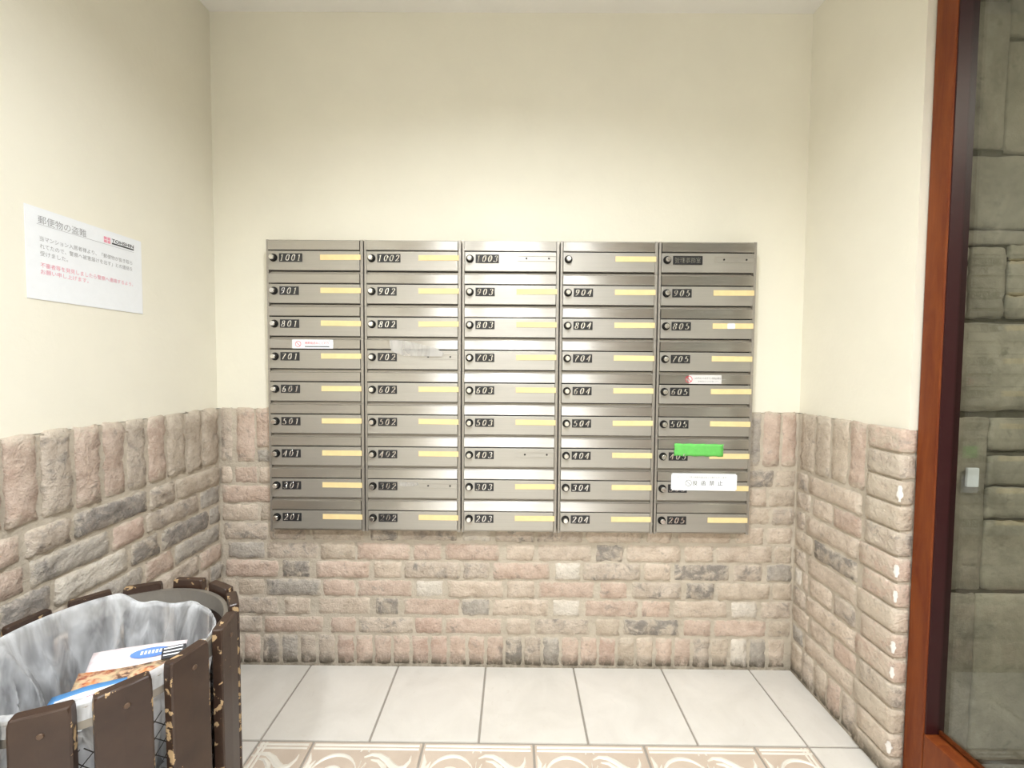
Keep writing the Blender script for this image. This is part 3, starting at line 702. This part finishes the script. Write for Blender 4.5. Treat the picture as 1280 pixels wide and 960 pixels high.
nb(-.432, -.4135, 1.4825, 1.4985, PINKI, 'emblem'); nb(-.4234, -.4220, 1.4825, 1.4985, WHITE, 'emblem_cross', .0014); nb(-.432, -.4135, 1.4898, 1.4910, WHITE, 'emblem_cross', .0014)

# ------------------------------------------------------------------ litter bin
BCX, BCY, BR, BT = .278, -.7465, .2345, .600
bin_ = empty('litter_bin', (BCX, BCY, 0)); tag(bin_, 'round litter bin of chipped brown wooden slats by the left wall', 'bin')
def slat_me(w=.076, t=.020, seed=0):
    bm = bmesh.new(); rr = random.Random(seed)
    # outer face at y=0, inner at y=+t (towards the bin's centre); top corners rounded
    nzs = [.02+i*(.575-.02)/10 for i in range(11)]+[.590, .598, .600]
    prof = []
    for z in nzs:
        ins = 0 if z < .585 else (.0005 if z < .595 else (.0015 if z < .599 else .0035)); prof.append((w/2-ins, z))
    rows = []
    for hw, z in prof:
        tt = .002 if z < .595 else .005
        rows.append([bm.verts.new(v) for v in ((-hw, tt, z), (-hw+.003, 0, z) if z < .599 else (-hw+.003, .003, z), (0, -.0012 if z < .599 else .003, z), (hw-.003, 0, z) if z < .599 else (hw-.003, .003, z), (hw, tt, z), (hw, t-.002, z), (hw-.002, t, z), (-hw+.002, t, z), (-hw, t-.002, z))])
    for a, b in zip(rows, rows[1:]):
        for i in range(9): bm.faces.new((a[i], a[(i+1) % 9], b[(i+1) % 9], b[i]))
    bm.faces.new(rows[0][::-1]); bm.faces.new(rows[-1]); return bm_me(bm)
SM = slat_me(); SM.materials.append(SLAT)
bm = bmesh.new(); cyl(bm, (0, 0, 0), .0055, (0, -1, 0), .0018, 14, .004); SCM = bm_me(bm); SCM.materials.append(SCREW)
for i in range(14):
    a = math.radians(-74.4+9.25+25.714*i); rot = a+math.pi/2
    o = link('slat', SM, bin_, ((BR-.002)*math.cos(a), (BR-.002)*math.sin(a), R.uniform(-.002, .002)), (R.uniform(-.01, .01), R.uniform(-.006, .006), rot))
    for zz, xx in ((.565, .004), (.10, .0)): link('screw', SCM, o, (xx+R.uniform(-.004, .004), -.0008, zz))
def band(r0, r1, z0, z1, n=96):
    bm = bmesh.new(); pr = [(r0, z0), (r1, z0), (r1, z1), (r0, z1)]
    rg = [[bm.verts.new((r*math.cos(2*math.pi*i/n), r*math.sin(2*math.pi*i/n), z)) for i in range(n)] for r, z in pr]
    for j in range(4):
        for i in range(n): bm.faces.new((rg[j][i], rg[j][(i+1) % n], rg[(j+1) % 4][(i+1) % n], rg[(j+1) % 4][i]))
    return bm_me(bm)
link('rim_band', band(.203, .2115, .545, .582), bin_, mats=RING, smooth=False)
link('base_band', band(.203, .2115, .06, .09), bin_, mats=RING)
bm = bmesh.new(); cyl(bm, (0, 0, .045), .205, (0, 0, 1), .012, 48); link('base_plate', bm_me(bm), bin_, mats=RING)
bm = bmesh.new(); K = 46
def wire(bm, p0, p1, r=.0009):
    p0, p1 = Vector(p0), Vector(p1); d = (p1-p0); cyl(bm, p0, r, d.normalized(), d.length, 4, caps=False)
for s in (1, -1):
    for i in range(K):
        a0 = 2*math.pi*i/K; steps = 14; pts = [(.2015*math.cos(a0+s*1.9*t/steps), .2015*math.sin(a0+s*1.9*t/steps), 0.06+.445*t/steps) for t in range(steps+1)]
        for p, q in zip(pts, pts[1:]): wire(bm, p, q)
wm = link('wire_mesh', bm_me(bm), bin_, mats=WIRE); wm['kind'] = 'stuff'

# bin bag: one thin film hanging inside, folded over the rim except at the back right
def bag():
    bm = bmesh.new(); NT = 320; prof = []
    def fold(th, s):
        rd = lambda x: (1-abs(math.sin(x)))**3
        return -1.1*rd(3.5*th+1.6*math.sin(2*th+.5)+1.5*s)-.7*rd(6.5*th+2.2*math.sin(3*th+1)-2.4*s)-.35*rd(11*th+3*math.sin(2*th)+4*s)+.45*math.sin(9*th+1.3*math.sin(3*th)+2.2*s)+.15*math.sin(23*th+5*s)
    SS = [i/44 for i in range(45)]; rows = []
    for s in SS:
        row = []
        for i in range(NT):
            th = 2*math.pi*i/NT; d = math.degrees(th) % 360
            # over = 1 where the bag is folded over the rim, 0 where it has slipped inside
            dd = min(abs(d-62), 360-abs(d-62)); over = min(1, max(0, (dd-48)/18)); over = over*over*(3-2*over)
            hem = .560 + .006*math.sin(5*th)
            n3 = noise.noise(Vector((math.cos(th)*3, math.sin(th)*3, s*3)))
            if s < .16:      # hem outside (or bunched lip)
                t = s/.16; ro, zo = .2045-.004*t, .588+.006*t
                ro, zo = (.2125-.0015*t, .560+.030*t)
                ri, zi = .186+.003*math.sin(14*th)+.004*n3, .562-.012*(1-t)+.004*math.sin(11*th)
            elif s < .26:    # crossing the rim
                t = (s-.16)/.10; ro, zo = .211-.014*t, .590+.004*math.sin(math.pi*t)-.002*t
                ri, zi = .186-.004*t+.004*n3, .562-.006*t+.006*math.sin(11*th)*(1-t)
            else:
                t = (s-.26)/.74
                depth = .30*t**.9 if t < .8 else .30*.8**.9
                rr_ = .1965-.020*min(1, t*3)-.012*t
                if t > .8: rr_ *= 1-((t-.8)/.2)**1.3*.98; depth += .012*(t-.8)/.2
                amp = (.003+.019*min(1, t*4))*(1 if t < .8 else (1-t)/.2)
                ro = rr_+amp*fold(th, t*1.2)+.012*n3*min(1, t*3)*(1 if t < .8 else 0); zo = .588-depth
                ri = (.182-.014*min(1, t*3))*(rr_/.18 if t > .8 else 1)+amp*fold(th, t*1.2)*.8; zi = .556-depth*.9
                if t <= .8: ri = min(ri, .192)
                ro = min(ro, .1985)
            r = over*ro+(1-over)*ri; z = over*zo+(1-over)*zi
            row.append(bm.verts.new((r*math.cos(th), r*math.sin(th), z)))
        rows.append(row)
    for a, b in zip(rows, rows[1:]):
        for i in range(NT): bm.faces.new((a[i], a[(i+1) % NT], b[(i+1) % NT], b[i]))
    return bm_me(bm)
bg = link('bin_bag', bag(), None, (BCX, BCY, 0), mats=BAG, smooth=True)
tag(bg, 'thin translucent white plastic bag lining the slatted bin', 'bag')

# papers thrown in the bin
def m_print(name, kind):
    m = mat(name, (.85, .82, .82), .4); k = N(m); tc = k.n('ShaderNodeTexCoord'); uv = tc.outputs['UV']; sp = k.n('ShaderNodeSeparateXYZ'); k.l(uv, sp.inputs[0])
    if kind == 'food':
        v = k.n('ShaderNodeTexVoronoi'); v.inputs['Scale'].default_value = 4.2; k.l(uv, v.inputs['Vector'])
        c = k.ramp(v.outputs['Distance'], [(0, (.75, .30, .12)), (.3, (.62, .20, .06)), (.45, (.30, .06, .03)), (.62, (.60, .50, .30)), (.8, (.12, .06, .04))])
        n = k.noise(uv, 14, 4); c = k.mix(k.rng(n, .42, .62), c, (.68, .45, .28)); k.base(c)
    elif kind == 'blue':
        e = k.math('MAXIMUM', k.rng(sp.outputs[0], .10, .09), k.math('MAXIMUM', k.rng(sp.outputs[1], .86, .87), k.rng(sp.outputs[0], .93, .94)))
        k.base(k.mix(e, (.86, .85, .88), (.10, .32, .68)))
    elif kind == 'pink': k.base(k.mix(k.rng(k.noise(uv, 6, 3), .4, .6), (.82, .70, .72), (.88, .82, .84)))
    return m
def sheet(name, c4, m, label, cat, group=None, curl=.006, th=.0008, seed=0):
    """c4: top-left, top-right, bottom-right, bottom-left in world space"""
    TL, TR, BR_, BL = [Vector(v) for v in c4]; ctr = (TL+TR+BR_+BL)/4; nrm = (TR-TL).cross(BL-TL).normalized()
    if nrm.z < 0: nrm = -nrm
    bm = bmesh.new(); uvl = bm.loops.layers.uv.new('UVMap'); g = {}; NX, NY = 10, 6
    for i in range(NX+1):
        for j in range(NY+1):
            u, v = i/NX, j/NY; p = (TL*(1-u)+TR*u)*v+(BL*(1-u)+BR_*u)*(1-v)
            p = p+nrm*(curl*math.sin(math.pi*u)*(1 if seed % 2 else -1)+.35*curl*noise.noise(Vector((u*3, v*3, seed))))
            g[i, j] = (bm.verts.new(p-ctr), u, v)
    for i in range(NX):
        for j in range(NY):
            q = [g[i, j], g[i+1, j], g[i+1, j+1], g[i, j+1]]; f = bm.faces.new([a[0] for a in q])
            for l, a in zip(f.loops, q): l[uvl].uv = (a[1], a[2])
    me = bm_me(bm); me.materials.append(m); o = link(name, me, None, ctr, smooth=True); tag(o, label, cat, group)
    md = o.modifiers.new('thick', 'SOLIDIFY'); md.thickness = th
    return o, TL, TR, BR_, BL, nrm, ctr
GP = 'papers thrown into the bin'
PINKP = m_print('pinkish_card', 'pink'); FOODP = m_print('food_photo_print', 'food'); BLUEP = m_print('blue_bordered_print', 'blue')
c1 = sheet('leaflet', [(.178, -.672, .505), (.352, -.622, .505), (.384, -.690, .482), (.215, -.745, .470)], PINKP, 'pinkish white leaflet with a blue oval at the back of the bin', 'leaflet', GP, .003, seed=1)
c2 = sheet('leaflet', [(.196, -.722, .494), (.358, -.676, .500), (.392, -.768, .476), (.240, -.815, .452)], FOODP, 'food photo leaflet with orange dishes lying in the bin bag', 'leaflet', GP, .006, seed=2)
c3 = sheet('leaflet', [(.190, -.770, .480), (.312, -.735, .498), (.352, -.805, .484), (.232, -.875, .452)], BLUEP, 'white leaflet with blue border and red print in the bin', 'leaflet', GP, .004, seed=3)
def on_sheet(c, u0, u1, v0, v1, m, name, shape='rect', lift=.0016):
    o, TL, TR, BR_, BL, nrm, ctr = c; bm = bmesh.new()
    P = lambda u, v: (TL*(1-u)+TR*u)*v+(BL*(1-u)+BR_*u)*(1-v)+nrm*(lift+.0035)-ctr
    if shape == 'oval': pts = [P((u0+u1)/2+(u1-u0)/2*math.cos(t), (v0+v1)/2+(v1-v0)/2*math.sin(t)) for t in [2*math.pi*i/24 for i in range(24)]]
    else: pts = [P(u0, v0), P(u1, v0), P(u1, v1), P(u0, v1)]
    bm.faces.new([bm.verts.new(p) for p in pts]); link(name, bm_me(bm), o, mats=m)
BLUEI = mat('blue_ink', (.12, .25, .62), .5)
on_sheet(c1, .42, .86, .55, .86, BLUEI, 'print_oval', 'oval')
for i in range(7): on_sheet(c1, .53+i*.04, .555+i*.04, .66, .77, WHITE, 'print_mark', lift=.0020)
for a in ((.22, .40, .52, .60), (.22, .40, .36, .42), (.34, .40, .42, .52), (.54, .64, .40, .72)): on_sheet(c3, *a, PINKI, 'print_mark')
c4 = sheet('packet', [(.330, -.668, .514), (.372, -.652, .516), (.385, -.676, .505), (.345, -.690, .505)], BLACKI, 'small black packet with white stripes at the right of the bin bag', 'packet', GP, .002, .004, seed=5)
for i in range(3): on_sheet(c4, .1, .9, .12+.3*i, .24+.3*i, WHITE, 'print_mark', lift=.0005)
c5 = sheet('wrapper', [(.185, -.800, .472), (.300, -.782, .490), (.326, -.846, .478), (.238, -.885, .466)], WHITE, 'crumpled white wrapper at the front of the bin bag', 'wrapper', GP, .012, seed=7)
on_sheet(c5, .50, .62, .55, .75, PINKI, 'print_mark', lift=.006)
# heap underneath that carries them
bm = bmesh.new(); g = {}; NR, NA = 9, 40
for i in range(NR+1):
    for j in range(NA):
        r = .148*i/NR; a = 2*math.pi*j/NA; x, y = r*math.cos(a), r*math.sin(a)
        z = .43+.05*noise.noise(Vector((x*14, y*14, 2)))*(1-i/NR)+.20*(x-.01)*(1) - .10*(i/NR)**3 + .015*noise.noise(Vector((x*40, y*40, 5)))
        g[i, j] = bm.verts.new((x, y, z))
for i in range(NR):
    for j in range(NA): bm.faces.new((g[i, j], g[i+1, j], g[i+1, (j+1) % NA], g[i, (j+1) % NA]))
bmesh.ops.remove_doubles(bm, verts=bm.verts, dist=.0005)
hp = link('waste_heap', bm_me(bm), None, (BCX, BCY, 0), mats=m_paper('dull_grey_crumpled_paper', (.20, .195, .20), .4), smooth=True)
tag(hp, 'dark crumpled waste filling the bin bag under the leaflets', 'waste', kind='stuff')
